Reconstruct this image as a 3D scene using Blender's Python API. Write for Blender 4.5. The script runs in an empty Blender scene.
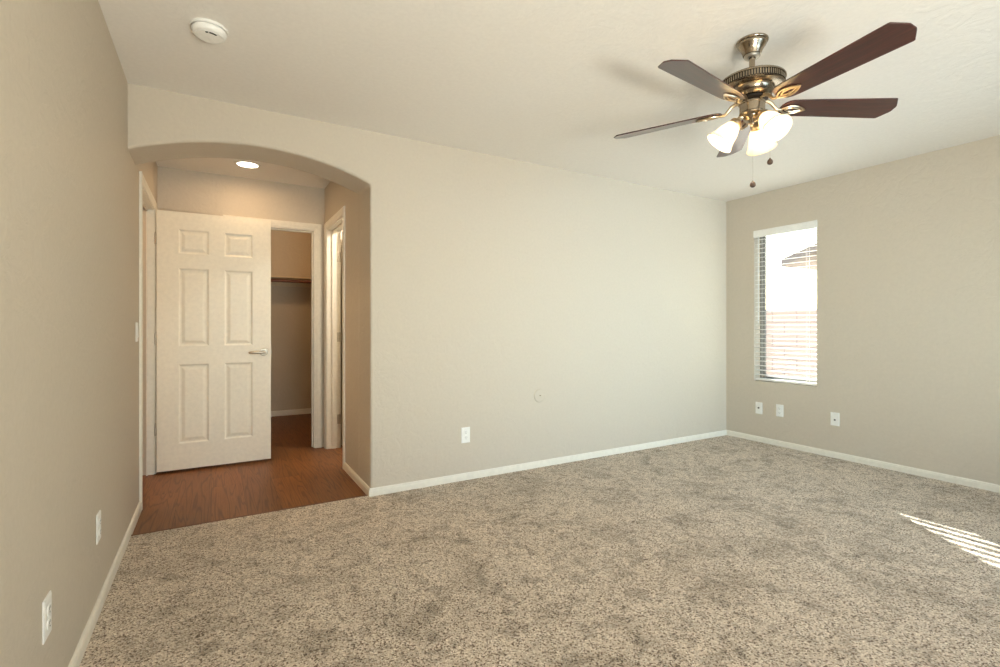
import bpy, bmesh, math, random
from mathutils import Vector, Matrix

random.seed(7)
SC = bpy.context.scene
COL = SC.collection
PI = math.pi
R = math.radians

# ------------------------------------------------------------------ camera, sky, sun, added fill light, exposure
cam_d = bpy.data.cameras.new('camera')
cam = bpy.data.objects.new('camera', cam_d)
COL.objects.link(cam)
cam.location = (0.4041, -3.2923, 1.135)
cam.rotation_euler = (R(90), 0, -0.524)
cam_d.sensor_width = 36
cam_d.lens = 17.776
cam_d.shift_y = -0.00716
cam_d.clip_start = 0.02
SC.camera = cam

SC.view_settings.view_transform = 'Standard'
SC.view_settings.look = 'None'
SC.view_settings.gamma = 1
SC.view_settings.use_curve_mapping = False
SC.view_settings.exposure = 0.02

SKY_STRENGTH = 0.5
SUN_ENERGY = 52.0
FRONT_FILL = 30.0
CEILING_FILL = 260.0
FAN_WATTS = 2.6
HALL_WATTS = 3.6
CLOSET_WATTS = 9.0

world = bpy.data.worlds.new('sky')
SC.world = world
world.use_nodes = True
wn = world.node_tree
wn.nodes.clear()
w_out = wn.nodes.new('ShaderNodeOutputWorld')
w_bg = wn.nodes.new('ShaderNodeBackground')
w_sky = wn.nodes.new('ShaderNodeTexSky')
w_sky.sky_type = 'NISHITA'
w_sky.sun_disc = False
w_sky.sun_elevation = R(20.3)
w_sky.sun_rotation = math.atan2(.63, .777)
w_bg.inputs[1].default_value = SKY_STRENGTH
wn.links.new(w_sky.outputs[0], w_bg.inputs[0])
wn.links.new(w_bg.outputs[0], w_out.inputs[0])

SUN_DIR = Vector((.62, .815, .365)).normalized()
sun_d = bpy.data.lights.new('sun', 'SUN')
sun_d.energy = SUN_ENERGY
sun_d.angle = R(.53)
sun_d.color = (1.0, .985, .96)
sun = bpy.data.objects.new('sun', sun_d)
COL.objects.link(sun)
sun.rotation_euler = SUN_DIR.to_track_quat('Z', 'Y').to_euler()


def area(name, loc, direction, sx, sy, energy, color, portal=False):
    d = bpy.data.lights.new(name, 'AREA')
    d.shape = 'RECTANGLE'
    d.size = sx
    d.size_y = sy
    d.energy = energy
    d.color = color
    o = bpy.data.objects.new(name, d)
    COL.objects.link(o)
    o.location = loc
    o.rotation_euler = Vector(direction).to_track_quat('-Z', 'Z').to_euler()
    if portal:
        d.cycles.is_portal = True
    return o


# added area lights standing in for daylight at the unseen window behind the photographer
wd = area('window_fill', (3.6, -4.62, 1.3), (.1, 1, 0), 2.0, 1.6, FRONT_FILL, (.60, .82, 1.0))
wd.data.spread = R(76)
wd = area('window_fill', (1.5, -4.62, 1.3), (.1, 1, 0), 1.6, 1.6, FRONT_FILL * .6, (1.0, .94, .87))
wd.data.spread = R(120)
# added fill light aimed up through that window to brighten the ceiling
up_fill = area('ceiling_fill', (.75, -4.95, .42), (-.02, .84, .54), 1.4, .6, CEILING_FILL, (1.0, .96, .90))
# the sky as seen through the two window openings (sampling portals)
area('sky_portal', (5.21, -.6, 1.34), (-1, 0, 0), .62, 1.5, 1, (1, 1, 1), True)

# ------------------------------------------------------------------ room measures
W = 5.045          # room width
H = 2.44           # ceiling height
HW = 1.307         # hall width
HB = 1.59          # hall end wall
YF = -4.5          # wall behind the camera
AT = .32           # thickness of the arch wall


# ------------------------------------------------------------------ materials
def srgb(r, g, b):
    def f(c):
        c /= 255
        return c / 12.92 if c <= .04045 else ((c + .055) / 1.055) ** 2.4
    return (f(r), f(g), f(b), 1)


class NT:
    def __init__(self, name):
        self.m = bpy.data.materials.new(name)
        self.m.use_nodes = True
        self.t = self.m.node_tree
        self.b = self.t.nodes['Principled BSDF']
        self.out = self.t.nodes['Material Output']

    def n(self, kind, **kw):
        nd = self.t.nodes.new(kind)
        for k, v in kw.items():
            if hasattr(nd, k):
                setattr(nd, k, v)
            else:
                nd.inputs[k.replace('_', ' ')].default_value = v
        return nd

    def l(self, a, b):
        self.t.links.new(a, b)

    def coords(self, scale=(1, 1, 1)):
        tc = self.n('ShaderNodeTexCoord')
        mp = self.n('ShaderNodeMapping')
        mp.inputs['Scale'].default_value = scale
        self.l(tc.outputs['Object'], mp.inputs['Vector'])
        return mp.outputs['Vector']

    def bump(self, height, strength, dist):
        bp = self.n('ShaderNodeBump')
        bp.inputs['Strength'].default_value = strength
        bp.inputs['Distance'].default_value = dist
        self.l(height, bp.inputs['Height'])
        self.l(bp.outputs['Normal'], self.b.inputs['Normal'])
        return bp

    def ramp(self, fac, stops):
        r = self.n('ShaderNodeValToRGB')
        e = r.color_ramp.elements
        while len(e) < len(stops):
            e.new(.5)
        for i, (p, c) in enumerate(stops):
            e[i].position = p
            e[i].color = c
        self.l(fac, r.inputs['Fac'])
        return r.outputs['Color']

    def mix(self, fac, a, b, mode='MIX'):
        x = self.n('ShaderNodeMix')
        x.data_type = 'RGBA'
        x.blend_type = mode
        for sock, v in ((x.inputs[0], fac), (x.inputs[6], a), (x.inputs[7], b)):
            if hasattr(v, 'is_linked') or hasattr(v, 'links'):
                self.l(v, sock)
            else:
                sock.default_value = v
        return x.outputs[2]


def plain(name, col, rough=.5, metal=0.0, coat=0.0, spec=None, bump=None):
    t = NT(name)
    t.b.inputs['Base Color'].default_value = col
    t.b.inputs['Roughness'].default_value = rough
    t.b.inputs['Metallic'].default_value = metal
    t.b.inputs['Coat Weight'].default_value = coat
    if spec is not None:
        t.b.inputs['Specular IOR Level'].default_value = spec
    # a trace of surface wear so nothing is perfectly uniform
    v = t.coords()
    nz = t.n('ShaderNodeTexNoise', Scale=bump[0] if bump else 35.0, Detail=4.0)
    t.l(v, nz.inputs['Vector'])
    c2 = tuple(min(1, x * 1.04) for x in col[:3]) + (1,)
    c1 = tuple(x * .96 for x in col[:3]) + (1,)
    t.l(t.ramp(nz.outputs['Fac'], [(.3, c1), (.7, c2)]), t.b.inputs['Base Color'])
    if bump:
        t.bump(nz.outputs['Fac'], bump[1], bump[2])
    return t.m


def paint(name, col, strength):
    """rolled paint over hand-trowelled drywall texture"""
    t = NT(name)
    v = t.coords()
    a = t.n('ShaderNodeTexNoise', Scale=9.0, Detail=6.0, Roughness=.6, Distortion=1.2)
    t.l(v, a.inputs['Vector'])
    b = t.n('ShaderNodeTexNoise', Scale=55.0, Detail=3.0, Roughness=.5)
    t.l(v, b.inputs['Vector'])
    ra = t.ramp(a.outputs['Fac'], [(.42, (0, 0, 0, 1)), (.58, (1, 1, 1, 1))])
    h = t.mix(.28, ra, b.outputs['Fac'])
    t.bump(h, strength, .006)
    c2 = tuple(min(1, x * 1.02) for x in col[:3]) + (1,)
    c1 = tuple(x * .98 for x in col[:3]) + (1,)
    t.l(t.ramp(b.outputs['Fac'], [(.3, c1), (.7, c2)]), t.b.inputs['Base Color'])
    t.b.inputs['Roughness'].default_value = .62
    t.b.inputs['Specular IOR Level'].default_value = .35
    return t.m


def carpet_material():
    t = NT('frieze_carpet')
    v = t.coords()
    n1 = t.n('ShaderNodeTexNoise', Scale=70.0, Detail=4.0, Roughness=.7)
    n2 = t.n('ShaderNodeTexVoronoi', Scale=195.0)
    n2.feature = 'F1'
    big = t.n('ShaderNodeTexNoise', Scale=3.2, Detail=6.0, Roughness=.62, Distortion=.5)
    mid = t.n('ShaderNodeTexNoise', Scale=12.0, Detail=4.0, Roughness=.6, Distortion=.8)
    for n in (n1, n2, big, mid):
        t.l(v, n.inputs['Vector'])
    tuft = t.n('ShaderNodeSeparateColor')
    t.l(n2.outputs['Color'], tuft.inputs[0])
    yarn = t.ramp(tuft.outputs[0], [(.0, srgb(104, 84, 65)), (.15, srgb(132, 112, 92)), (.27, srgb(200, 182, 160)), (.7, srgb(220, 204, 183)), (1.0, srgb(244, 232, 214))])
    clump = t.ramp(n1.outputs['Fac'], [(.36, (.74, .72, .70, 1)), (.5, (1, 1, 1, 1)), (.7, (1.1, 1.1, 1.1, 1))])
    c = t.mix(.8, yarn, clump, 'MULTIPLY')
    pile = t.ramp(big.outputs['Fac'], [(.37, (.76, .75, .73, 1)), (.48, (.97, .97, .97, 1)), (.62, (1.04, 1.04, 1.04, 1))])
    c = t.mix(1.0, c, pile, 'MULTIPLY')
    foot = t.ramp(mid.outputs['Fac'], [(.38, (.62, .60, .58, 1)), (.48, (1, 1, 1, 1))])
    c = t.mix(.75, c, foot, 'MULTIPLY')
    t.l(c, t.b.inputs['Base Color'])
    t.b.inputs['Roughness'].default_value = .95
    t.b.inputs['Specular IOR Level'].default_value = .1
    t.b.inputs['Sheen Weight'].default_value = .15
    h = t.mix(.5, n1.outputs['Fac'], n2.outputs['Distance'])
    t.bump(h, .75, .012)
    return t.m


def laminate_material():
    t = NT('red_oak_laminate')
    tc = t.n('ShaderNodeTexCoord')
    sep = t.n('ShaderNodeSeparateXYZ')
    t.l(tc.outputs['Object'], sep.inputs[0])
    # planks run along y: brick texture with x and y swapped
    cmb = t.n('ShaderNodeCombineXYZ')
    t.l(sep.outputs['Y'], cmb.inputs['X'])
    t.l(sep.outputs['X'], cmb.inputs['Y'])
    br = t.n('ShaderNodeTexBrick')
    br.offset = .37
    br.inputs['Scale'].default_value = 1.0
    br.inputs['Brick Width'].default_value = 1.2
    br.inputs['Row Height'].default_value = .193
    br.inputs['Mortar Size'].default_value = .0012
    br.inputs['Color1'].default_value = (0, 0, 0, 1)
    br.inputs['Color2'].default_value = (1, 1, 1, 1)
    br.inputs['Mortar'].default_value = (.4, .4, .4, 1)
    t.l(cmb.outputs[0], br.inputs['Vector'])
    # each plank slides the grain pattern along
    off = t.n('ShaderNodeVectorMath', operation='MULTIPLY')
    off.inputs[1].default_value = (3.1, 7.7, 0)
    t.l(br.outputs['Color'], off.inputs[0])
    add = t.n('ShaderNodeVectorMath', operation='ADD')
    t.l(tc.outputs['Object'], add.inputs[0])
    t.l(off.outputs[0], add.inputs[1])
    mp = t.n('ShaderNodeMapping')
    mp.inputs['Scale'].default_value = (9.0, .55, 1)
    t.l(add.outputs[0], mp.inputs['Vector'])
    cath = t.n('ShaderNodeTexNoise', Scale=1.3, Detail=2.0, Roughness=.45, Distortion=.3)
    t.l(mp.outputs[0], cath.inputs['Vector'])
    mul = t.n('ShaderNodeMath', operation='MULTIPLY')
    mul.inputs[1].default_value = 70.0
    t.l(cath.outputs['Fac'], mul.inputs[0])
    sn = t.n('ShaderNodeMath', operation='SINE')
    t.l(mul.outputs[0], sn.inputs[0])
    rings = t.ramp(sn.outputs[0], [(.0, srgb(130, 84, 46)), (.5, srgb(128, 82, 44)), (.85, srgb(114, 71, 38)), (1.0, srgb(102, 62, 33))])
    mp2 = t.n('ShaderNodeMapping')
    mp2.inputs['Scale'].default_value = (120, 4, 1)
    t.l(add.outputs[0], mp2.inputs['Vector'])
    fib = t.n('ShaderNodeTexNoise', Scale=1.0, Detail=4.0, Roughness=.6)
    t.l(mp2.outputs[0], fib.inputs['Vector'])
    fibc = t.ramp(fib.outputs['Fac'], [(.35, (.72, .68, .64, 1)), (.6, (1.05, 1.05, 1.05, 1))])
    c = t.mix(.8, rings, fibc, 'MULTIPLY')
    tone = t.ramp(br.outputs['Color'], [(.0, (.80, .78, .76, 1)), (1.0, (1.12, 1.1, 1.08, 1))])
    c = t.mix(1.0, c, tone, 'MULTIPLY')
    seam = t.ramp(br.outputs['Fac'], [(.0, (1, 1, 1, 1)), (1.0, (.45, .42, .40, 1))])
    c = t.mix(1.0, c, seam, 'MULTIPLY')
    t.l(c, t.b.inputs['Base Color'])
    t.b.inputs['Roughness'].default_value = .42
    t.b.inputs['Specular IOR Level'].default_value = .3
    t.bump(fib.outputs['Fac'], .08, .001)
    return t.m


def blade_material():
    t = NT('cherry_blade_veneer')
    tc = t.n('ShaderNodeTexCoord')
    mp = t.n('ShaderNodeMapping')
    mp.inputs['Scale'].default_value = (5, 90, 5)
    t.l(tc.outputs['Object'], mp.inputs['Vector'])
    nz = t.n('ShaderNodeTexNoise', Scale=1.0, Detail=5.0, Roughness=.6, Distortion=.4)
    t.l(mp.outputs[0], nz.inputs['Vector'])
    t.l(t.ramp(nz.outputs['Fac'], [(.3, srgb(44, 16, 14)), (.55, srgb(64, 26, 22)), (.75, srgb(82, 37, 30))]), t.b.inputs['Base Color'])
    t.b.inputs['Roughness'].default_value = .34
    t.b.inputs['Coat Weight'].default_value = .6
    t.b.inputs['Coat Roughness'].default_value = .2
    return t.m


def brushed_metal(name, col, rough):
    t = NT(name)
    tc = t.n('ShaderNodeTexCoord')
    mp = t.n('ShaderNodeMapping')
    mp.inputs['Scale'].default_value = (8, 8, 300)
    t.l(tc.outputs['Object'], mp.inputs['Vector'])
    nz = t.n('ShaderNodeTexNoise', Scale=1.0, Detail=3.0)
    t.l(mp.outputs[0], nz.inputs['Vector'])
    a = tuple(x * .88 for x in col[:3]) + (1,)
    t.l(t.ramp(nz.outputs['Fac'], [(.3, a), (.7, col)]), t.b.inputs['Base Color'])
    t.b.inputs['Metallic'].default_value = 1
    t.b.inputs['Roughness'].default_value = rough
    return t.m


def frosted_glass():
    t = NT('frosted_opal_glass')
    t.t.nodes.remove(t.b)
    tr = t.n('ShaderNodeBsdfTranslucent')
    df = t.n('ShaderNodeBsdfDiffuse')
    gl = t.n('ShaderNodeBsdfGlossy')
    gl.inputs['Roughness'].default_value = .15
    v = t.coords()
    nz = t.n('ShaderNodeTexNoise', Scale=30.0, Detail=3.0)
    t.l(v, nz.inputs['Vector'])
    c = t.ramp(nz.outputs['Fac'], [(.3, (.95, .86, .68, 1)), (.7, (1, .92, .76, 1))])
    t.l(c, tr.inputs['Color'])
    t.l(c, df.inputs['Color'])
    m1 = t.n('ShaderNodeMixShader')
    m1.inputs[0].default_value = .35
    t.l(tr.outputs[0], m1.inputs[1])
    t.l(df.outputs[0], m1.inputs[2])
    m2 = t.n('ShaderNodeMixShader')
    m2.inputs[0].default_value = .04
    t.l(m1.outputs[0], m2.inputs[1])
    t.l(gl.outputs[0], m2.inputs[2])
    t.l(m2.outputs[0], t.out.inputs['Surface'])
    return t.m


def pane_glass():
    t = NT('window_glass')
    t.t.nodes.remove(t.b)
    tr = t.n('ShaderNodeBsdfTransparent')
    tr.inputs['Color'].default_value = (.93, .96, .95, 1)
    gl = t.n('ShaderNodeBsdfGlossy')
    gl.inputs['Roughness'].default_value = .02
    fr = t.n('ShaderNodeFresnel')
    geo = t.n('ShaderNodeNewGeometry')
    ior = t.n('ShaderNodeMix')
    ior.inputs[2].default_value = 1.45
    ior.inputs[3].default_value = 1 / 1.45
    t.l(geo.outputs['Backfacing'], ior.inputs[0])
    t.l(ior.outputs[0], fr.inputs['IOR'])
    m = t.n('ShaderNodeMixShader')
    t.l(fr.outputs[0], m.inputs[0])
    t.l(tr.outputs[0], m.inputs[1])
    t.l(gl.outputs[0], m.inputs[2])
    t.l(m.outputs[0], t.out.inputs['Surface'])
    return t.m


def glowing(name, col, strength):
    t = NT(name)
    t.b.inputs['Base Color'].default_value = col
    t.b.inputs['Emission Color'].default_value = col
    t.b.inputs['Emission Strength'].default_value = strength
    return t.m


def block_material():
    t = NT('pink_block_masonry')
    tc = t.n('ShaderNodeTexCoord')
    sep = t.n('ShaderNodeSeparateXYZ')
    t.l(tc.outputs['Object'], sep.inputs[0])
    cmb = t.n('ShaderNodeCombineXYZ')
    t.l(sep.outputs['Y'], cmb.inputs['X'])
    t.l(sep.outputs['Z'], cmb.inputs['Y'])
    br = t.n('ShaderNodeTexBrick')
    br.inputs['Scale'].default_value = 1
    br.inputs['Brick Width'].default_value = .4
    br.inputs['Row Height'].default_value = .2
    br.inputs['Mortar Size'].default_value = .012
    br.inputs['Color1'].default_value = srgb(228, 208, 202)
    br.inputs['Color2'].default_value = srgb(220, 200, 193)
    br.inputs['Mortar'].default_value = srgb(200, 182, 176)
    t.l(cmb.outputs[0], br.inputs['Vector'])
    t.l(br.outputs['Color'], t.b.inputs['Base Color'])
    t.b.inputs['Roughness'].default_value = .9
    return t.m


M = dict(
    wall=paint('greige_wall_paint', srgb(202, 191, 174), .28),
    ceil=paint('ceiling_paint', srgb(238, 233, 225), .2),
    closet=paint('closet_wall_paint', srgb(204, 190, 168), .2),
    trim=plain('cream_trim_enamel', srgb(234, 228, 214), .38),
    door=plain('cream_door_enamel', srgb(238, 230, 212), .42),
    plastic=plain('white_plastic', srgb(240, 238, 232), .35),
    slot=plain('dark_slot', srgb(40, 36, 32), .6),
    carpet=carpet_material(),
    wood=laminate_material(),
    blade=blade_material(),
    nickel=brushed_metal('antique_nickel', srgb(156, 143, 125), .22),
    brass=brushed_metal('warm_brass_nickel', srgb(204, 186, 158), .28),
    darkmetal=plain('dark_gunmetal', srgb(52, 44, 38), .45, .7),
    satin=brushed_metal('satin_nickel', srgb(206, 199, 186), .42),
    knobwood=plain('dark_wood_knob', srgb(70, 50, 36), .4),
    glass=frosted_glass(),
    pane=pane_glass(),
    bulb=glowing('lit_bulb', (1, .88, .68, 1), 30.0),
    lens=glowing('lit_downlight_lens', (1, .9, .72, 1), 7.0),
    blind=plain('white_faux_wood', srgb(240, 238, 232), .45),
    cord=plain('white_cord', srgb(225, 222, 214), .8),
    alu=plain('grey_aluminium', srgb(128, 128, 124), .45, .3),
    vinyl=plain('white_vinyl_frame', srgb(226, 226, 222), .4),
    rod=plain('red_brown_wood', srgb(112, 62, 40), .4),
    shelf=plain('cream_shelf_board', srgb(214, 196, 166), .5),
    stucco=plain('pale_stucco', srgb(226, 216, 204), .9, bump=(60, .3, .01)),
    roof=plain('grey_roof_tile', srgb(120, 114, 110), .85, bump=(12, .5, .03)),
    block=block_material(),
    gravel=plain('pale_gravel', srgb(150, 134, 118), .95, bump=(70, .6, .02)),
    threshold=plain('brown_threshold', srgb(104, 66, 42), .5),
)


# ------------------------------------------------------------------ mesh helpers
def link(name, bm, mat, parent=None, smooth=False, bevel=None, sharp=40):
    bmesh.ops.remove_doubles(bm, verts=bm.verts, dist=1e-6)
    bmesh.ops.recalc_face_normals(bm, faces=bm.faces)
    me = bpy.data.meshes.new(name)
    bm.to_mesh(me)
    bm.free()
    me.materials.append(mat)
    o = bpy.data.objects.new(name, me)
    COL.objects.link(o)
    if parent is not None:
        o.parent = parent
    if bevel:
        md = o.modifiers.new('bevel', 'BEVEL')
        md.width = bevel[0]
        md.segments = bevel[1]
        md.limit_method = 'ANGLE'
        md.angle_limit = R(40)
        smooth = True
    if smooth:
        for p in me.polygons:
            p.use_smooth = True
        me.set_sharp_from_angle(angle=R(sharp))
    return o


def new():
    return bmesh.new()


def box(bm, x0, x1, y0, y1, z0, z1):
    vs = [bm.verts.new((x, y, z)) for z in (z0, z1) for y in (y0, y1) for x in (x0, x1)]
    for f in ((0, 2, 3, 1), (4, 5, 7, 6), (0, 1, 5, 4), (2, 6, 7, 3), (0, 4, 6, 2), (1, 3, 7, 5)):
        bm.faces.new([vs[i] for i in f])
    return vs


def lathe(bm, prof, seg=48, mtx=None, closed=False):
    """prof: list of (r, z)"""
    rings = []
    for r, z in prof:
        if r < 1e-6:
            v = Vector((0, 0, z))
            rings.append([bm.verts.new(mtx @ v if mtx else v)])
        else:
            ring = []
            for i in range(seg):
                a = 2 * PI * i / seg
                v = Vector((r * math.cos(a), r * math.sin(a), z))
                ring.append(bm.verts.new(mtx @ v if mtx else v))
            rings.append(ring)
    pairs = list(zip(rings, rings[1:]))
    if closed:
        pairs.append((rings[-1], rings[0]))
    for a, b in pairs:
        if len(a) == 1 and len(b) == 1:
            continue
        for i in range(seg):
            j = (i + 1) % seg
            if len(a) == 1:
                bm.faces.new((a[0], b[i], b[j]))
            elif len(b) == 1:
                bm.faces.new((a[i], b[0], a[j]))
            else:
                bm.faces.new((a[i], b[i], b[j], a[j]))


def tube(bm, pts, rad, seg=8, closed=False):
    pts = [Vector(p) for p in pts]
    n = len(pts)
    rads = rad if isinstance(rad, (list, tuple)) else [rad] * n
    rings = []
    ref = Vector((0, 0, 1))
    for i, p in enumerate(pts):
        if closed:
            t = pts[(i + 1) % n] - pts[i - 1]
        else:
            t = pts[min(i + 1, n - 1)] - pts[max(i - 1, 0)]
        t.normalize()
        u = t.cross(ref)
        if u.length < 1e-3:
            u = t.cross(Vector((1, 0, 0)))
        u.normalize()
        w = u.cross(t)
        rings.append([bm.verts.new(p + rads[i] * (math.cos(2 * PI * k / seg) * u + math.sin(2 * PI * k / seg) * w)) for k in range(seg)])
    pr = list(zip(rings, rings[1:]))
    if closed:
        pr.append((rings[-1], rings[0]))
    for a, b in pr:
        for k in range(seg):
            bm.faces.new((a[k], a[(k + 1) % seg], b[(k + 1) % seg], b[k]))
    if not closed:
        bm.faces.new(rings[0])
        bm.faces.new(rings[-1][::-1])


def prism(bm, pts2, to3, a, b):
    """extrude polygon pts2 between depths a and b; to3(u, v, d) -> xyz"""
    A = [bm.verts.new(to3(u, v, a)) for u, v in pts2]
    B = [bm.verts.new(to3(u, v, b)) for u, v in pts2]
    bm.faces.new(A)
    bm.faces.new(B[::-1])
    n = len(pts2)
    for i in range(n):
        j = (i + 1) % n
        bm.faces.new((A[i], A[j], B[j], B[i]))


def tag(o, label=None, cat=None, group=None, kind=None):
    if label:
        o['label'] = label
    if cat:
        o['category'] = cat
    if group:
        o['group'] = group
    if kind:
        o['kind'] = kind
    return o


def struct(o, label=None, cat=None):
    return tag(o, label, cat, None, 'structure')


def empty(name, loc=(0, 0, 0), rz=0, parent=None):
    o = bpy.data.objects.new(name, None)
    COL.objects.link(o)
    o.location = loc
    o.rotation_euler = (0, 0, rz)
    o.empty_display_size = .05
    if parent is not None:
        o.parent = parent
    return o


def copy_tree(o, parent=None):
    c = o.copy()
    COL.objects.link(c)
    if parent is not None:
        c.parent = parent
    for ch in list(o.children):
        copy_tree(ch, c)
    return c


# ------------------------------------------------------------------ room shell
# floors
bm = new()
box(bm, -.02, W + .02, YF - .02, .028, -.06, 0)
struct(link('floor', bm, M['carpet']), 'speckled beige frieze carpet covering the bedroom floor', 'floor')
bm = new()
box(bm, -1.6, 2.6, .028, 3.75, -.06, -.006)
struct(link('floor_hall', bm, M['wood']), 'red-brown oak laminate floor of the hall beyond the arch', 'floor')

# ceiling
bm = new()
box(bm, -1.7, W + .2, YF - .2, 3.75, H, H + .12)
struct(link('ceiling', bm, M['ceil']), 'off-white textured ceiling over bedroom and hall', 'ceiling')

# left wall with its doorway in the hall
LD0, LD1, DH = .52, 1.35, 2.045
bm = new()
prism(bm, [(YF - .15, -.05), (LD0, -.05), (LD0, DH), (LD1, DH), (LD1, -.05), (HB + .05, -.05), (HB + .05, H + .05), (YF - .15, H + .05)],
      lambda u, v, d: (d, u, v), -.12, 0)
struct(link('wall_left', bm, M['wall']), 'beige textured wall on the left running into the hall', 'wall')

# back wall with the arch
def arch_pts(n=48):
    rad, top, cx = 1.707, 2.217, .6535
    pts = []
    for i in range(n + 1):
        x = HW + (-.06 - HW) * i / n
        pts.append((x, top - (rad - math.sqrt(rad ** 2 - (x - cx) ** 2))))
    return pts
bm = new()
prism(bm, [(W + .1, H + .05), (W + .1, -.05), (HW, -.05)] + arch_pts() + [(-.06, H + .05)], lambda u, v, d: (u, d, v), 0, AT)
struct(link('wall_back', bm, M['wall'], bevel=(.016, 4)), 'long beige wall with arched opening at its left end', 'wall')

# right wall with the window
WY0, WY1, WZ0, WZ1 = -.897, -.308, .597, 2.083
bm = new()
t3 = lambda u, v, d: (d, u, v)
box(bm, W, W + .15, YF - .15, WY0, -.05, H + .05)
box(bm, W, W + .15, WY1, AT - .01, -.05, H + .05)
box(bm, W, W + .15, WY0, WY1, -.05, WZ0)
box(bm, W, W + .15, WY0, WY1, WZ1, H + .05)
struct(link('wall_right', bm, M['wall']), 'beige wall on the right holding the blind-covered window', 'wall')

# wall behind the camera, with a wide opening added to let light in
FX0, FX1, FZ0, FZ1 = .25, 4.7, .45, 2.15
bm = new()
box(bm, -.12, FX0, YF - .15, YF, -.05, H + .05)
box(bm, FX1, W + .15, YF - .15, YF, -.05, H + .05)
box(bm, FX0, FX1, YF - .15, YF, -.05, FZ0)
box(bm, FX0, FX1, YF - .15, YF, FZ1, H + .05)
struct(link('wall_front', bm, M['wall']))

# hall right wall with doorway
RD0, RD1 = .79, 1.50
bm = new()
prism(bm, [(AT - .01, -.05), (RD0, -.05), (RD0, DH), (RD1, DH), (RD1, -.05), (HB + .05, -.05), (HB + .05, H + .05), (AT - .01, H + .05)], t3, HW, HW + .125)
struct(link('wall_hall_right', bm, M['wall']), 'beige hall wall right of the closet with a cased doorway', 'wall')

# hall end wall with closet doorway
CD0, CD1 = .515, 1.226
bm = new()
prism(bm, [(-1.6, -.05), (CD0, -.05), (CD0, DH), (CD1, DH), (CD1, -.05), (2.6, -.05), (2.6, H + .05), (-1.6, H + .05)], lambda u, v, d: (u, d, v), HB, HB + .12)
struct(link('wall_hall_end', bm, M['wall']), 'beige wall at the end of the hall around the closet doorway', 'wall')

# closet walls and the small rooms beyond the side doorways
bm = new()
box(bm, .05, 2.4, 3.56, 3.66, -.05, H + .05)
struct(link('wall_closet_back', bm, M['closet']), 'tan back wall of the dim closet under the shelf', 'wall')
bm = new()
box(bm, .05, .15, HB + .1, 3.6, -.05, H + .05)
struct(link('wall_closet_left', bm, M['closet']))
bm = new()
box(bm, 2.3, 2.4, HB + .1, 3.6, -.05, H + .05)
struct(link('wall_closet_right', bm, M['closet']))
bm = new()
box(bm, -1.4, -1.28, .0, HB + .05, -.05, H + .05)
box(bm, -1.4, -.1, -.12, .04, -.05, H + .05)
struct(link('wall_side_passage', bm, M['wall']))
bm = new()
box(bm, 2.5, 2.6, .2, HB + .05, -.05, H + .05)
struct(link('wall_side_bath', bm, M['wall']))

# baseboards: profile (distance from wall, height)
BB = [(0, -.02), (.013, -.02), (.013, .034), (.010, .042), (.010, .046), (.004, .052), (0, .052)]
def baseboard(name, p, q, normal, label, m0=0, m1=0, z=0):
    """p, q: xy ends; normal: xy unit into the room; m0/m1: +1 extends the outer face at that end, -1 shortens it"""
    p, q, nrm = Vector((*p, 0)), Vector((*q, 0)), Vector((*normal, 0))
    d = (q - p).normalized()
    bm = new()
    A = [bm.verts.new(p + nrm * u - d * (m0 * u) + Vector((0, 0, v + z))) for u, v in BB]
    B = [bm.verts.new(q + nrm * u + d * (m1 * u) + Vector((0, 0, v + z))) for u, v in BB]
    bm.faces.new(A)
    bm.faces.new(B[::-1])
    n = len(BB)
    for i in range(n):
        j = (i + 1) % n
        bm.faces.new((A[i], A[j], B[j], B[i]))
    return struct(link(name, bm, M['trim']), label, 'baseboard')

baseboard('baseboard_left', (0, YF), (0, LD0 - .058), (1, 0), 'cream baseboard along the left wall', -1, 0)
baseboard('baseboard_back', (HW, 0), (W, 0), (0, -1), 'cream baseboard along the long back wall', 1, -1)
baseboard('baseboard_right', (W, 0), (W, YF), (-1, 0), 'cream baseboard under the window wall', -1, -1)
baseboard('baseboard_arch', (HW, RD0 - .058), (HW, 0), (-1, 0), 'short cream baseboard on the side of the arch', 0, 1)
baseboard('baseboard_closet', (.15, 3.56), (2.3, 3.56), (0, -1), 'cream baseboard at the back of the closet', -1, -1, .01)
baseboard('baseboard_front', (0, YF), (W, YF), (0, 1), None, -1, -1)


# ------------------------------------------------------------------ door casings and jambs
def casing_profile(w=.057):
    return [(0, 0), (0, .007), (.010, .010), (.018, .010), (.026, .014), (w - .008, .015), (w, .011), (w, 0)]

def casing(name, a0, a1, top, plane, label, left=True, right=True, foot=-.006):
    """mitred U of casing. plane(u, d, z): u along the wall, d proud of the wall"""
    pr = casing_profile()
    bm = new()
    path = []
    for s, d in pr:
        path.append([(a0 - s, foot), (a0 - s, top + s), (a1 + s, top + s), (a1 + s, foot)])
    vs = [[bm.verts.new(plane(u, pr[k][1], z)) for u, z in path[k]] for k in range(len(pr))]
    n = len(pr)
    for k in range(n):
        a, b = vs[k], vs[(k + 1) % n]
        for i in range(3):
            bm.faces.new((a[i], a[i + 1], b[i + 1], b[i]))
    bm.faces.new([vs[k][0] for k in range(n)])
    bm.faces.new([vs[k][3] for k in range(n)][::-1])
    return struct(link(name, bm, M['trim']), label, 'door casing')

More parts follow.
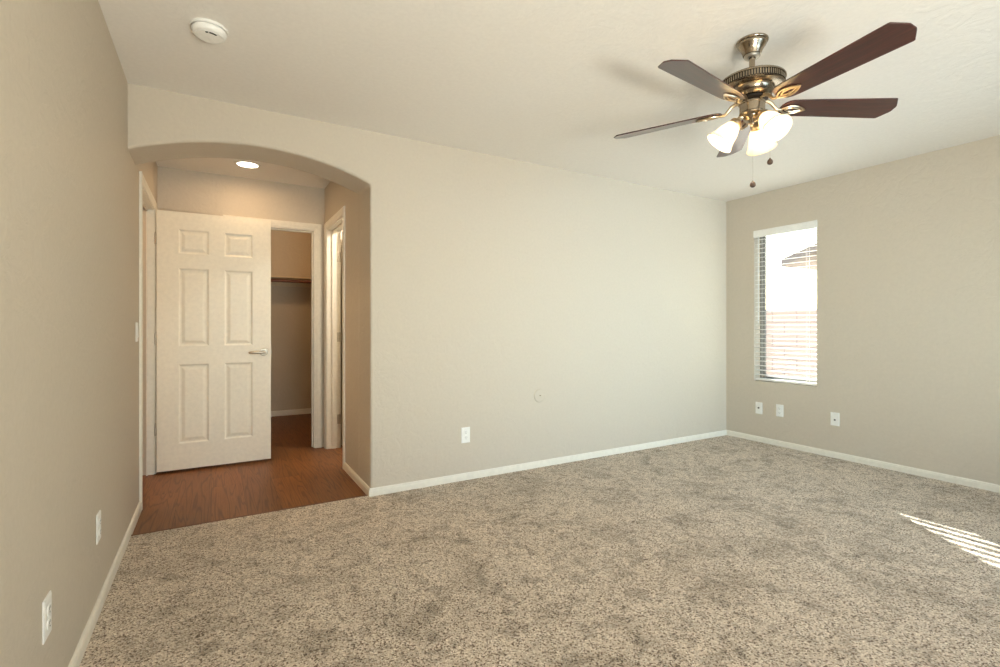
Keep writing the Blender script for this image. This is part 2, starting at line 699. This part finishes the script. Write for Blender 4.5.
def jamb(name, a0, a1, top, depth0, depth1, plane, stop, label):
    """lining of the opening plus stop bead; plane(u, d, z), d across the wall thickness; sits inside the rough opening"""
    t = .016
    bm = new()
    def bx(u0, u1, d0, d1, z0, z1):
        p0, p1 = plane(u0, d0, z0), plane(u1, d1, z1)
        box(bm, *sorted((p0[0], p1[0])), *sorted((p0[1], p1[1])), z0, z1)
    bx(a0 - .002, a0 + t, depth0, depth1, -.006, top)
    bx(a1 - t, a1 + .002, depth0, depth1, -.006, top)
    bx(a0 + t, a1 - t, depth0, depth1, top - t, top + .002)
    s0, s1 = stop
    bx(a0 + t, a0 + t + .011, s0, s1, -.006, top - t)
    bx(a1 - t - .011, a1 - t, s0, s1, -.006, top - t)
    bx(a0 + t + .011, a1 - t - .011, s0, s1, top - t - .011, top - t)
    return struct(link(name, bm, M['trim']), label, 'door frame')

pl_left = lambda u, d, z: (d, u, z)
pl_right = lambda u, d, z: (HW - d, u, z)
pl_end = lambda u, d, z: (u, HB - d, z)
casing('trim_1', LD0 + .006, LD1 - .006, DH - .006, pl_left, 'cream casing around the doorway in the left hall wall')
jamb('trim_2', LD0, LD1, DH, 0.0, -.050, pl_left, (-.040, -.050), 'cream jamb of the doorway holding the six-panel door')
casing('trim_3', CD0 + .006, CD1 - .006, DH - .006, pl_end, 'cream casing around the closet doorway')
jamb('trim_4', CD0, CD1, DH, 0, -.12, pl_end, (-.045, -.08), 'cream jamb of the closet doorway')
casing('trim_5', RD0 + .006, RD1 - .006, DH - .006, pl_right, 'cream casing around the doorway in the right hall wall')
jamb('trim_6', RD0, RD1, DH, 0, -.125, pl_right, (-.045, -.08), 'cream jamb of the doorway right of the closet')
# casings on the far side of the side doorways and inside the closet
bm = new()
box(bm, 0, W * 0 + HW, .020, .034, -.02, .0035)
struct(link('trim_7', bm, M['threshold'], bevel=(.003, 2)), 'thin brown strip where carpet meets the hall floor', 'threshold')


# ------------------------------------------------------------------ six-panel doors
PX = [(.140, .348), (.454, .662)]
PZ = [(.200, .823), (.963, 1.578), (1.690, 1.883)]
def leaf_bm(w, h, th, px):
    """door leaf: x along width from hinge, y = 0 front .. th back, z up"""
    bm = new()
    xs = sorted({0, w, *[a for p in px for a in p]})
    zs = sorted({0, h, *[a for p in PZ for a in p]})
    for side in (0, 1):
        yy = lambda d: d if side == 0 else th - d
        for i in range(len(xs) - 1):
            for k in range(len(zs) - 1):
                x0, x1, z0, z1 = xs[i], xs[i + 1], zs[k], zs[k + 1]
                if (x0, x1) in px and (z0, z1) in PZ:
                    loops = []
                    for ins, d in ((0, 0), (.006, .002), (.012, .0065), (.022, .007), (.042, .0025), (.046, .002)):
                        loops.append([bm.verts.new((x, yy(d), z)) for x, z in
                                      ((x0 + ins, z0 + ins), (x1 - ins, z0 + ins), (x1 - ins, z1 - ins), (x0 + ins, z1 - ins))])
                    for a, b in zip(loops, loops[1:]):
                        for j in range(4):
                            bm.faces.new((a[j], a[(j + 1) % 4], b[(j + 1) % 4], b[j]))
                    bm.faces.new(loops[-1])
                else:
                    bm.faces.new([bm.verts.new(p) for p in ((x0, yy(0), z0), (x1, yy(0), z0), (x1, yy(0), z1), (x0, yy(0), z1))])
    for i in range(len(xs) - 1):
        for z in (0, h):
            bm.faces.new([bm.verts.new(p) for p in ((xs[i], 0, z), (xs[i + 1], 0, z), (xs[i + 1], th, z), (xs[i], th, z))])
    for k in range(len(zs) - 1):
        for x in (0, w):
            bm.faces.new([bm.verts.new(p) for p in ((x, 0, zs[k]), (x, 0, zs[k + 1]), (x, th, zs[k + 1]), (x, th, zs[k]))])
    return bm

def lever_set(parent, x, y, z, out):
    """rose + lever pointing to -x; out = -1 sits on the front face (towards -y)"""
    m = Matrix.Translation((x, y, z)) @ Matrix.Rotation(R(90) * (1 if out < 0 else -1), 4, 'X')
    hb = new()
    lathe(hb, [(0, 0), (.033, 0), (.033, .004), (.029, .009), (.014, .011), (.012, .016), (.012, .040), (.014, .044), (0, .046)], 32, m)
    rose = link('door_handle', hb, M['satin'], parent, True)
    lb = new()
    yo = y + out * .045
    tube(lb, [(x + .012, yo, z), (x, yo, z), (x - .03, yo, z), (x - .07, yo + out * .002, z - .001), (x - .10, yo - out * .004, z - .002), (x - .112, yo - out * .010, z - .002)],
         [.010, .013, .0125, .012, .0115, .008], 12)
    link('lever', lb, M['satin'], rose, True)
    return rose

def hinge(parent, x, y, z):
    hb = new()
    for k in range(5):
        a = z - .044 + k * .0178
        lathe(hb, [(0, a), (.006, a), (.006, a + .0165), (0, a + .0165)], 14, Matrix.Translation((x, y, 0)))
    lathe(hb, [(0, z + .046), (.0045, z + .046), (.0035, z + .051), (0, z + .052)], 12, Matrix.Translation((x, y, 0)))
    box(hb, x - .002, x + .03, y + .002, y + .0045, z - .044, z + .044)
    return link('hinge', hb, M['satin'], parent, True)

door1 = empty('door_1', (.018, 1.308, .014))
struct(door1, 'open cream six-panel door with satin lever standing across the hall', 'door')
link('door_leaf', leaf_bm(.799, 2.018, .035, PX), M['door'], door1, bevel=None)
lever_set(door1, .744, 0, .905, -1)
lever_set(door1, .744, .035, .905, 1)
for hz in (.32, 1.02, 1.80):
    hinge(door1, -.010, .030, hz)
lb = new()
box(lb, .7985, .8002, .006, .029, .875, .935)
box(lb, .799, .807, .012, .023, .895, .915)
link('latch_plate', lb, M['satin'], door1)

# door of the room on the right, swung away from the hall
door2 = empty('door_2', (HW + .135, RD1 - .062, .014))
struct(door2, 'cream panelled door swung open into the room right of the hall', 'door')
link('door_leaf', leaf_bm(.672, 2.015, .035, [(.11, .286), (.386, .562)]), M['door'], door2)
lever_set(door2, .612, 0, .905, -1)
lever_set(door2, .612, .035, .905, 1)
for hz in (.25, 1.02, 1.77):
    hb = new()
    for k in range(5):
        a = hz - .044 + k * .0178
        lathe(hb, [(0, a), (.0065, a), (.0065, a + .0165), (0, a + .0165)], 14, Matrix.Translation((-.012, .030, 0)))
    box(hb, -.045, -.014, .0425, .0455, hz - .044, hz + .044)
    link('hinge', hb, M['satin'], door2, True)


# ------------------------------------------------------------------ window in the right wall
win = empty('window_1', (W + .118, (WY0 + WY1) / 2, WZ0))
struct(win, 'grey framed single window behind the blind in the right wall', 'window')
hw, hh = (WY1 - WY0) / 2, WZ1 - WZ0
def frame_bm(y0, y1, z0, z1, b, x0, x1):
    bm = new()
    o = [(y0, z0), (y1, z0), (y1, z1), (y0, z1)]
    i = [(y0 + b, z0 + b), (y1 - b, z0 + b), (y1 - b, z1 - b), (y0 + b, z1 - b)]
    A = [[bm.verts.new((x, *p)) for p in L] for x in (x0, x1) for L in (o, i)]
    of, if_, ob, ib = A
    for k in range(4):
        j = (k + 1) % 4
        bm.faces.new((of[k], of[j], if_[j], if_[k]))
        bm.faces.new((ob[k], ib[k], ib[j], ob[j]))
        bm.faces.new((of[k], ob[k], ob[j], of[j]))
        bm.faces.new((if_[k], if_[j], ib[j], ib[k]))
    return bm
link('window_frame', frame_bm(-hw, hw, 0, hh, .026, -.02, .032), M['alu'], win, bevel=(.003, 2))
s1 = link('sash', frame_bm(-hw + .024, hw - .024, .024, hh - .024, .018, -.012, .016), M['alu'], win, bevel=(.002, 2))
pb = new()
box(pb, .0, .004, -hw + .040, hw - .040, .040, hh - .040)
link('pane', pb, M['pane'], s1)
# blind
bl = empty('venetian_blind', (W + .035, (WY0 + WY1) / 2, WZ1))
tag(bl, 'white horizontal slatted blind with open slats hanging in the window', 'blind')
L = hw - .006
bm = new()
box(bm, -.022, .028, -L, L, -.052, -.004)
link('headrail', bm, M['blind'], bl, bevel=(.002, 2))
bm = new()
prism(bm, [(-.038, -.001), (-.028, -.001), (-.028, -.070), (-.034, -.072), (-.038, -.066), (-.042, -.056), (-.042, -.018), (-.040, -.008)], lambda u, v, d: (u, d, v), -hw - .004, hw + .004)
link('valance', bm, M['blind'], bl)
bm = new()
pitch, tilt, sw = .0445, R(4), .050
nsl = 0
z = -.088
while z > -hh + .052:
    # slightly crowned slat, outer edge raised
    top = []
    for i in range(7):
        u = -sw / 2 + sw * i / 6
        c = .0022 * (1 - (2 * u / sw) ** 2)
        top.append((u * math.cos(tilt) - c * math.sin(tilt), u * math.sin(tilt) + c * math.cos(tilt)))
    bot = [(u, v - .0026) for u, v in top[::-1]]
    zz = z
    prism(bm, top + bot, lambda u, v, d: (u, d, v + zz), -L, L)
    z -= pitch
    nsl += 1
link('slat_panel', bm, M['blind'], bl, True)
bm = new()
box(bm, -.025, .025, -L, L, -hh + .008, -hh + .026)
link('bottom_rail', bm, M['blind'], bl, bevel=(.003, 2))
for yy in (hw - .075, -hw + .095):
    bm = new()
    for xx in (-.027, .027):
        tube(bm, [(xx, yy, -.05), (xx, yy, -hh + .02)], .0013, 6)
    tube(bm, [(0, yy + .006, -.05), (0, yy + .006, -hh + .02)], .0011, 6)
    link('ladder_cord', bm, M['cord'], bl)
bm = new()
tube(bm, [(-.046, hw - .050, -.06), (-.047, hw - .050, -.45), (-.047, hw - .051, -.92)], .0035, 6)
link('tilt_wand', bm, M['vinyl'], bl, True)

# unseen window added behind the camera to light the room
win2 = empty('added_window', ((FX0 + FX1) / 2, YF - .1, FZ0))
struct(win2)
fw2, fh2 = (FX1 - FX0) / 2, FZ1 - FZ0
def swap(bm):
    for v in bm.verts:
        v.co = Vector((v.co.y, v.co.x, v.co.z))
    return bm
link('window_frame', swap(frame_bm(-fw2, fw2, 0, fh2, .05, -.03, .03)), M['vinyl'], win2)
for a, b in ((-fw2 + .05, .02), (-.02, fw2 - .05)):
    off = .012 if a < -.5 else -.012
    s = link('sash', swap(frame_bm(a, b, .05, fh2 - .05, .04, off - .01, off + .01)), M['vinyl'], win2)
    pb = new()
    box(pb, a + .04, b - .04, off - .002, off + .002, .09, fh2 - .09)
    link('pane', pb, M['pane'], s)


# ------------------------------------------------------------------ wall plates
def plate_bm(w=.070, h=.115, d=.0055):
    bm = new()
    o = [(-w / 2, -h / 2), (w / 2, -h / 2), (w / 2, h / 2), (-w / 2, h / 2)]
    i = [(x * (1 - .012 / w), y * (1 - .012 / h)) for x, y in o]
    A = [bm.verts.new((x, 0, z)) for x, z in o]
    B = [bm.verts.new((x, -d * .55, z)) for x, z in o]
    C_ = [bm.verts.new((x, -d, z)) for x, z in i]
    for k in range(4):
        j = (k + 1) % 4
        bm.faces.new((A[k], A[j], B[j], B[k]))
        bm.faces.new((B[k], B[j], C_[j], C_[k]))
    bm.faces.new(C_)
    bm.faces.new(A[::-1])
    return bm

def screw(parent, z, x=0, y=-.0055):
    bm = new()
    lathe(bm, [(0, 0), (.0034, 0), (.0028, .0012), (0, .0016)], 14, Matrix.Translation((x, y, z)) @ Matrix.Rotation(R(90), 4, 'X'))
    return link('screw', bm, M['plastic'], parent, True)

def duplex_outlet():
    t = empty('wall_outlet')
    link('cover_plate', plate_bm(), M['plastic'], t)
    for z in (.0195, -.0195):
        bm = new()
        pts = []
        for k in range(24):
            a = 2 * PI * k / 24
            pts.append((.0165 * math.cos(a), max(-.0135, min(.0135, .0165 * math.sin(a))) + z))
        prism(bm, pts, lambda u, v, d: (u, d, v), -.004, -.0082)
        rc = link('receptacle', bm, M['plastic'], t)
        sb = new()
        box(sb, -.0072, -.0052, -.0086, -.0078, z + .001, z + .009)
        box(sb, .0052, .0072, -.0086, -.0078, z + .001, z + .008)
        lathe(sb, [(0, 0), (.0024, 0), (.0024, .0006), (0, .0006)], 12, Matrix.Translation((0, -.008, z - .0065)) @ Matrix.Rotation(R(90), 4, 'X'))
        link('slot', sb, M['slot'], rc)
    screw(t, 0)
    return t

def place(o, loc, rz, label, cat, group=None):
    o.location = loc
    o.rotation_euler = (0, 0, rz)
    return tag(o, label, cat, group)

o1 = duplex_outlet()
place(o1, (0, -1.48, .330), R(90), 'white double outlet low on the left wall, nearer the camera', 'outlet')
o2 = copy_tree(o1)
place(o2, (0, -.777, .332), R(90), 'white double outlet low on the left wall, nearer the arch', 'outlet')
o3 = copy_tree(o1)
place(o3, (2.012, 0, .331), 0, 'white double outlet low on the long back wall, right of the arch', 'outlet')
o4 = copy_tree(o1)
place(o4, (W, -.565, .336), R(-90), 'white double outlet under the window, between two jack plates', 'outlet')

def jack(name, y, z, label, kind):
    t = empty(name)
    link('cover_plate', plate_bm(), M['plastic'], t)
    bm = new()
    rot = Matrix.Rotation(R(90), 4, 'X')
    if kind == 'coax':
        lathe(bm, [(0, 0), (.0080, 0), (.0080, .003), (.0052, .003), (.0052, .012), (.003, .012), (.003, .006), (0, .006)], 6 * 4, Matrix.Translation((0, -.0055, .002)) @ rot)
        link('connector', bm, M['darkmetal'], t)
    else:
        box(bm, -.007, .007, -.0068, -.0050, -.013, -.001)
        link('socket', bm, M['slot'], t)
    screw(t, .041)
    screw(t, -.041)
    return place(t, (W, y, z), R(-90), label, 'jack plate')
jack('cable_plate', -.359, .331, 'white cable jack plate with dark centre connector, nearest the room corner', 'coax')
jack('phone_plate', -1.047, .334, 'white phone jack plate right of the window, farthest from the corner', 'phone')

# rocker switch on the left hall wall
sw_ = empty('light_switch')
link('cover_plate', plate_bm(), M['plastic'], sw_)
bm = new()
prism(bm, [(-.0055, -.033), (-.0105, -.032), (-.0075, 0), (-.0066, .033), (-.0055, .033)], lambda u, v, d: (d, u, v), -.0165, .0165)
link('rocker', bm, M['plastic'], sw_)
screw(sw_, .048)
screw(sw_, -.048)
place(sw_, (0, .345, 1.101), R(90), 'white rocker light switch on the left wall beside the door casing', 'switch')

# round painted blank cover on the back wall
rc = empty('round_cover_plate', (2.675, 0, .577))
tag(rc, 'round wall-coloured blank cover plate low on the long back wall', 'cover plate')
bm = new()
rotp = Matrix.Rotation(R(90), 4, 'X')
lathe(bm, [(0, 0), (.0555, 0), (.0555, .003), (.053, .006), (.046, .0075), (0, .0078)], 48, rotp)
link('disc', bm, M['wall'], rc, True)
bm = new()
lathe(bm, [(0, 0), (.005, 0), (.004, .0022), (0, .003)], 16, Matrix.Translation((0, -.0078, 0)) @ rotp)
link('screw', bm, M['nickel'], rc, True)


# ------------------------------------------------------------------ smoke detector and hall downlight
sd = empty('smoke_detector', (.384, -.785, H), R(-172))
tag(sd, 'round white smoke detector on the ceiling left of the fan', 'smoke detector')
bm = new()
lathe(bm, [(0, 0), (.073, 0), (.074, -.004), (.073, -.010), (.070, -.012)], 56)
link('base_ring', bm, M['plastic'], sd, True)
bm = new()
lathe(bm, [(.066, -.010), (.068, -.014), (.067, -.022), (.063, -.032), (.057, -.037), (.054, -.0375), (.0535, -.0355), (.0505, -.0355), (.050, -.0385), (.03, -.0405), (0, -.041)], 56)
link('housing', bm, M['plastic'], sd, True)
bm = new()
for a0, a1 in ((62, 76), (82, 124)):
    inner, outer = [], []
    for k in range(9):
        a = R(a0 + (a1 - a0) * k / 8)
        inner.append((.036 * math.cos(a), .036 * math.sin(a)))
        outer.append((.044 * math.cos(a), .044 * math.sin(a)))
    prism(bm, inner + outer[::-1], lambda u, v, d: (u, v, d), -.0375, -.0408)
link('sounder_slot', bm, M['slot'], sd)
bm = new()
lathe(bm, [(0, -.0400), (.010, -.0400), (.010, -.0418), (.008, -.0425), (0, -.0425)], 24, Matrix.Translation((-.006, -.012, 0)))
link('test_button', bm, M['plastic'], sd, True)

rl = empty('recessed_light', (.634, 1.174, H))
tag(rl, 'lit round recessed downlight in the hall ceiling beyond the arch', 'ceiling light')
bm = new()
lathe(bm, [(.098, 0), (.098, -.003), (.090, -.006), (.078, -.005), (.076, 0)], 48, closed=True)
link('trim_ring', bm, M['trim'], rl, True)
bm = new()
lathe(bm, [(0, -.003), (.04, -.0028), (.0762, -.001), (.0762, -.0002), (0, -.0002)], 48)
link('lens', bm, M['lens'], rl, True)
d = bpy.data.lights.new('downlight_lamp', 'AREA')
d.shape = 'DISK'
d.size = .14
d.spread = R(175)
d.energy = HALL_WATTS
d.color = (1, .66, .35)
o = bpy.data.objects.new('downlight_lamp', d)
COL.objects.link(o)
o.parent = rl
o.location = (0, 0, -.008)


# globe lamp on the closet ceiling
cl = empty('closet_light', (1.25, 2.55, H))
tag(cl, 'small white globe lamp on the closet ceiling above the doorway', 'ceiling light')
bm = new()
lathe(bm, [(0, 0), (.07, 0), (.072, -.006), (.06, -.014), (.05, -.018), (0, -.018)], 40)
link('base', bm, M['plastic'], cl, True)
bm = new()
lathe(bm, [(.046, -.016), (.06, -.03), (.07, -.05), (.066, -.075), (.045, -.094), (0, -.102), (0, -.098), (.043, -.091), (.063, -.074), (.067, -.05), (.057, -.031), (.043, -.018)], 40)
link('globe', bm, M['glass'], cl, True)
d = bpy.data.lights.new('closet_lamp', 'POINT')
d.energy = CLOSET_WATTS
d.color = (1, .64, .33)
d.shadow_soft_size = .03
o = bpy.data.objects.new('closet_lamp', d)
COL.objects.link(o)
o.parent = cl
o.location = (0, 0, -.13)

def side_lamp(name, loc, watts, label, col=(1, .94, .84)):
    c = copy_tree(cl)
    c.name = name
    c.location = loc
    tag(c, label, 'ceiling light')
    for ch in c.children:
        if ch.type == 'LIGHT':
            ch.data = ch.data.copy()
            ch.data.energy = watts
            ch.data.color = col
side_lamp('added_passage_light', (-.75, 1.42, H), 34.0, 'unseen globe lamp added in the passage left of the hall to warm the hall', (1, .70, .40))  # added out of view to throw warm light on the hall floor and arch
side_lamp('bathroom_light', (1.95, .95, H), 50.0, 'small white globe lamp on the ceiling of the room right of the hall')

# ------------------------------------------------------------------ closet shelf and rod
sh = empty('closet_shelf', (1.2, 3.55, 1.73))
tag(sh, 'cream shelf board high across the back of the closet', 'shelf')
bm = new()
box(bm, -1.05, 1.1, -.30, .01, 0, .019)
link('board', bm, M['shelf'], sh, bevel=(.002, 2))
bm = new()
box(bm, -1.05, 1.1, -.010, .01, -.085, 0)
link('cleat', bm, M['shelf'], sh)
rd = empty('closet_rod', (1.2, 3.28, 1.693))
tag(rd, 'red-brown wooden hanging rod below the closet shelf', 'closet rod')
bm = new()
tube(bm, [(-1.05, 0, 0), (1.1, 0, 0)], .0185, 20)
link('pole', bm, M['rod'], rd, True)
for xx, s in ((-1.05, 1), (1.1, -1)):
    bm = new()
    lathe(bm, [(0, 0), (.030, 0), (.030, .008), (.022, .014), (.0188, .02), (0, .02)], 24, Matrix.Translation((xx, 0, 0)) @ Matrix.Rotation(R(90) * s, 4, 'Y'))
    link('end_socket', bm, M['trim'], rd, True)


# ------------------------------------------------------------------ ceiling fan
FAN = (2.535, -1.912)
fan = empty('ceiling_fan', (*FAN, H))
tag(fan, 'five-blade ceiling fan with cherry blades, nickel body and three lit glass shades', 'ceiling fan')
zf = lambda z: z - H          # world height -> fan local
bm = new()
lathe(bm, [(0, 0), (.067, 0), (.068, -.004), (.066, -.009), (.061, -.012), (.061, -.017), (.057, -.025), (.049, -.036), (.043, -.048), (.040, -.058), (.038, -.064), (.024, -.066), (0, -.066)], 56)
link('canopy', bm, M['nickel'], fan, True)
bm = new()
lathe(bm, [(.016, -.066), (.034, -.066), (.035, -.071), (.031, -.076), (.016, -.078)], 40, closed=True)
link('canopy_ring', bm, M['satin'], fan, True)
bm = new()
lathe(bm, [(0, -.06), (.0125, -.06), (.0125, zf(2.275)), (0, zf(2.275))], 24)
link('downrod', bm, M['nickel'], fan, True)
bm = new()
lathe(bm, [(0, zf(2.282)), (.022, zf(2.282)), (.026, zf(2.277)), (.06, zf(2.274)), (.105, zf(2.270)), (.126, zf(2.266)), (.134, zf(2.262)), (.138, zf(2.257)), (.138, zf(2.252)), (.132, zf(2.250)),
           (.128, zf(2.249)), (.128, zf(2.230)), (.132, zf(2.228)), (.134, zf(2.224)), (.130, zf(2.220)), (.116, zf(2.218)), (.094, zf(2.217)), (.089, zf(2.213)), (.087, zf(2.203)), (.082, zf(2.196)), (.084, zf(2.192)), (.080, zf(2.186)),
           (.070, zf(2.179)), (.052, zf(2.174)), (0, zf(2.174))], 72)
for k in range(76):
    m = Matrix.Rotation(2 * PI * k / 76, 4, 'Z')
    vs = box(bm, .127, .1345, -.0028, .0028, zf(2.2285), zf(2.2515))
    for v in vs:
        v.co = m @ v.co
motor = link('motor_housing', bm, M['nickel'], fan, True, sharp=30)
bm = new()
lathe(bm, [(.1272, zf(2.2495)), (.1292, zf(2.2495)), (.1292, zf(2.2295)), (.1272, zf(2.2295))], 72, closed=True)
link('vent_band', bm, M['slot'], motor, True)
bm = new()
lathe(bm, [(0, zf(2.178)), (.050, zf(2.178)), (.066, zf(2.174)), (.066, zf(2.166)), (.048, zf(2.162)), (.048, zf(2.156)), (0, zf(2.156))], 48)
link('flywheel', bm, M['darkmetal'], fan, True)
bm = new()
lathe(bm, [(0, zf(2.159)), (.050, zf(2.159)), (.055, zf(2.156)), (.0555, zf(2.150)), (.0535, zf(2.147)), (.0535, zf(2.112)), (.0555, zf(2.109)), (.055, zf(2.103)), (.048, zf(2.097)), (.040, zf(2.094)), (.036, zf(2.084)), (.024, zf(2.074)), (.012, zf(2.068)), (.010, zf(2.060)), (.006, zf(2.053)), (0, zf(2.052))], 48)
link('switch_housing', bm, M['nickel'], fan, True, sharp=30)

ZB = zf(2.137)
TILT = R(13)
def bl_pt(x, y, dz=0):
    """point on the pitched blade plane"""
    return Vector((x, y * math.cos(TILT), ZB - y * math.sin(TILT) + dz))

def blade_outline():
    up = [(.128, .0), (.130, .018), (.138, .034), (.150, .045), (.168, .0515), (.20, .0545), (.28, .0575), (.40, .0615), (.52, .0655), (.616, .0685), (.623, .067), (.652, .024), (.656, .016)]
    return up + [(x, -y) for x, y in up[::-1] if y > 0]

def blade_bm():
    bm = new()
    out = blade_outline()
    A = [bm.verts.new(bl_pt(x, y, .003)) for x, y in out]
    B = [bm.verts.new(bl_pt(x, y, -.003)) for x, y in out]
    bm.faces.new(A)
    bm.faces.new(B[::-1])
    n = len(out)
    for i in range(n):
        j = (i + 1) % n
        bm.faces.new((A[i], A[j], B[j], B[i]))
    return bm

def iron_bm():
    bm = new()
    dz = -.009
    # swan-neck arm from flywheel to blade
    e = bl_pt(.138, 0, dz)
    tube(bm, [(.050, 0, zf(2.168)), (.072, 0, zf(2.166)), (.088, 0, zf(2.158)), (.100, 0, zf(2.143)), (.112, 0, zf(2.130)), (.126, 0, e.z), e],
         [.0085, .0085, .008, .0075, .007, .0065, .006], 10)
    # pointed-oval openwork leaf under the blade
    def oval(x0, x1, w, rad):
        pts = []
        n = 20
        for s in (1, -1):
            for i in range(n):
                t = i / n
                x = x0 + (x1 - x0) * (t if s > 0 else 1 - t)
                u = (x - x0) / (x1 - x0)
                y = w * (math.sin(PI * u ** .85)) * s
                pts.append(bl_pt(x, y, dz))
        tube(bm, pts, rad, 8, True)
    oval(.132, .242, .026, .0042)
    oval(.150, .226, .012, .0032)
    # mounting boss and screws pressed to the blade
    for x, y in ((.180, .018), (.180, -.018), (.232, 0)):
        m = Matrix.Translation(bl_pt(x, y, -.003)) @ Matrix.Rotation(-TILT, 4, 'X')
        lathe(bm, [(0, .0005), (.0062, .0005), (.0062, -.0085), (.004, -.011), (0, -.0115)], 12, m)
    return bm

proto = None
for k in range(5):
    ang = R(-100 + 72 * k + (0, -1.2, 0, 0, -.8)[k])
    if proto is None:
        b = link('blade', blade_bm(), M['blade'], fan, bevel=(.0012, 1))
        i = link('blade_iron', iron_bm(), M['brass'], fan, True)
        proto = (b, i)
    else:
        b, i = proto[0].copy(), proto[1].copy()
        COL.objects.link(b)
        COL.objects.link(i)
    for o in (b, i):
        o.rotation_euler = (0, 0, ang)

# three-light kit
def shade_mtx(rho, z, tilt):
    # local -Z axis of the shade leans outwards
    return Matrix.Translation((rho, 0, z)) @ Matrix.Rotation(-tilt, 4, 'Y')
ST = R(40)
SM = shade_mtx(.062, zf(2.078), ST)
arm = new()
tube(arm, [(.020, 0, zf(2.092)), (.036, 0, zf(2.098)), (.050, 0, zf(2.098)), (.058, 0, zf(2.090)), tuple(SM @ Vector((0, 0, .004)))], [.008, .008, .0078, .0078, .008], 12)
lathe(arm, [(0, .012), (.010, .012), (.016, .006), (.024, .002), (.029, -.006), (.029, -.020), (.026, -.022), (0, -.022)], 32, SM)
sh_b = new()
prof_o = [(.0265, -.010), (.0285, -.020), (.034, -.034), (.041, -.050), (.046, -.068), (.050, -.086), (.0555, -.102), (.0635, -.118), (.066, -.122)]
prof_i = [(r - .003, z) for r, z in prof_o[::-1]]
lathe(sh_b, prof_o + prof_i, 48, SM, closed=True)
bu_b = new()
lathe(bu_b, [(0, -.022), (.012, -.022), (.013, -.034), (.018, -.046), (.024, -.060), (.0265, -.072), (.024, -.084), (.016, -.093), (0, -.097)], 28, SM)
p_arm = link('light_arm', arm, M['brass'], fan, True)
p_sh = link('glass_shade', sh_b, M['glass'], fan, True)
p_bu = link('bulb', bu_b, M['bulb'], p_sh, True)
lamp_d = bpy.data.lights.new('bulb_lamp', 'POINT')
lamp_d.energy = FAN_WATTS
lamp_d.color = (1, .88, .72)
lamp_d.shadow_soft_size = .02
for k, ang in enumerate((136, 256, 16)):
    if k == 0:
        a_, s_, b_ = p_arm, p_sh, p_bu
    else:
        a_, s_, b_ = p_arm.copy(), p_sh.copy(), p_bu.copy()
        for o in (a_, s_, b_):
            COL.objects.link(o)
        b_.parent = s_
    a_.rotation_euler = (0, 0, R(ang))
    s_.rotation_euler = (0, 0, R(ang))
    lo = bpy.data.objects.new('bulb_lamp', lamp_d)
    COL.objects.link(lo)
    lo.parent = s_
    lo.location = SM @ Vector((0, 0, -.104))

# pull chains
def chain(px, py, z0, z1):
    bm = new()
    n = int((z0 - z1) / .0045)
    for i in range(n):
        z = z0 - i * .0045
        lathe(bm, [(0, z), (.0011, z - .0007), (.0011, z - .0024), (0, z - .0031), (.0004, z - .0038), (0, z - .0044)], 6, Matrix.Translation((px, py, 0)))
    c = link('pull_chain', bm, M['satin'], fan)
    bm = new()
    lathe(bm, [(0, z1 + .004), (.003, z1 + .003), (.004, z1 - .001), (.0095, z1 - .006), (.0125, z1 - .014), (.0115, z1 - .022), (.006, z1 - .027), (0, z1 - .028)], 24, Matrix.Translation((px, py, 0)))
    link('pull_knob', bm, M['knobwood'], c, True)
cr = Vector((math.cos(R(-30)), math.sin(R(-30))))    # sideways as the photographer stands
cf = Vector((math.sin(R(30)), math.cos(R(30))))
p = cr * -.012 - cf * .030
chain(p.x, p.y, zf(2.09), zf(1.790))
p = cr * .074 - cf * .015
chain(p.x, p.y, zf(2.035), zf(1.898))


# ------------------------------------------------------------------ outdoors beyond the window
bm = new()
box(bm, W + .15, 22, -8, 16, -.30, -.20)
struct(link('ground_outside', bm, M['gravel']))
fn = empty('garden_wall', (8.6, 2.0, -.2))
tag(fn, 'pinkish block garden wall seen low through the window blind', 'garden wall')
bm = new()
box(bm, -.08, .08, -5.5, 4.0, 0, 1.55)
link('masonry', bm, M['block'], fn)
bm = new()
box(bm, -.10, .10, -5.52, 4.02, 1.55, 1.61)
link('coping', bm, M['block'], fn)
hs = empty('neighbour_house', (12.6, -.6, -.2))
tag(hs, 'pale stucco neighbouring house with grey gable roof beyond the garden wall', 'house')
bm = new()
prism(bm, [(-3.2, 0), (3.6, 0), (3.6, 2.95), (.2, 4.1), (-3.2, 2.95)], t3, 0, 6)
link('stucco_wall', bm, M['stucco'], hs)
bm = new()
prism(bm, [(-3.75, 2.76), (.2, 4.1), (4.15, 2.76), (4.15, 2.93), (.2, 4.28), (-3.75, 2.93)], t3, -.5, 6.5)
link('roof', bm, M['roof'], hs)
wf = link('window_surround', frame_bm(1.4, 2.5, 1.0, 2.2, .08, -.05, .02), M['vinyl'], hs)
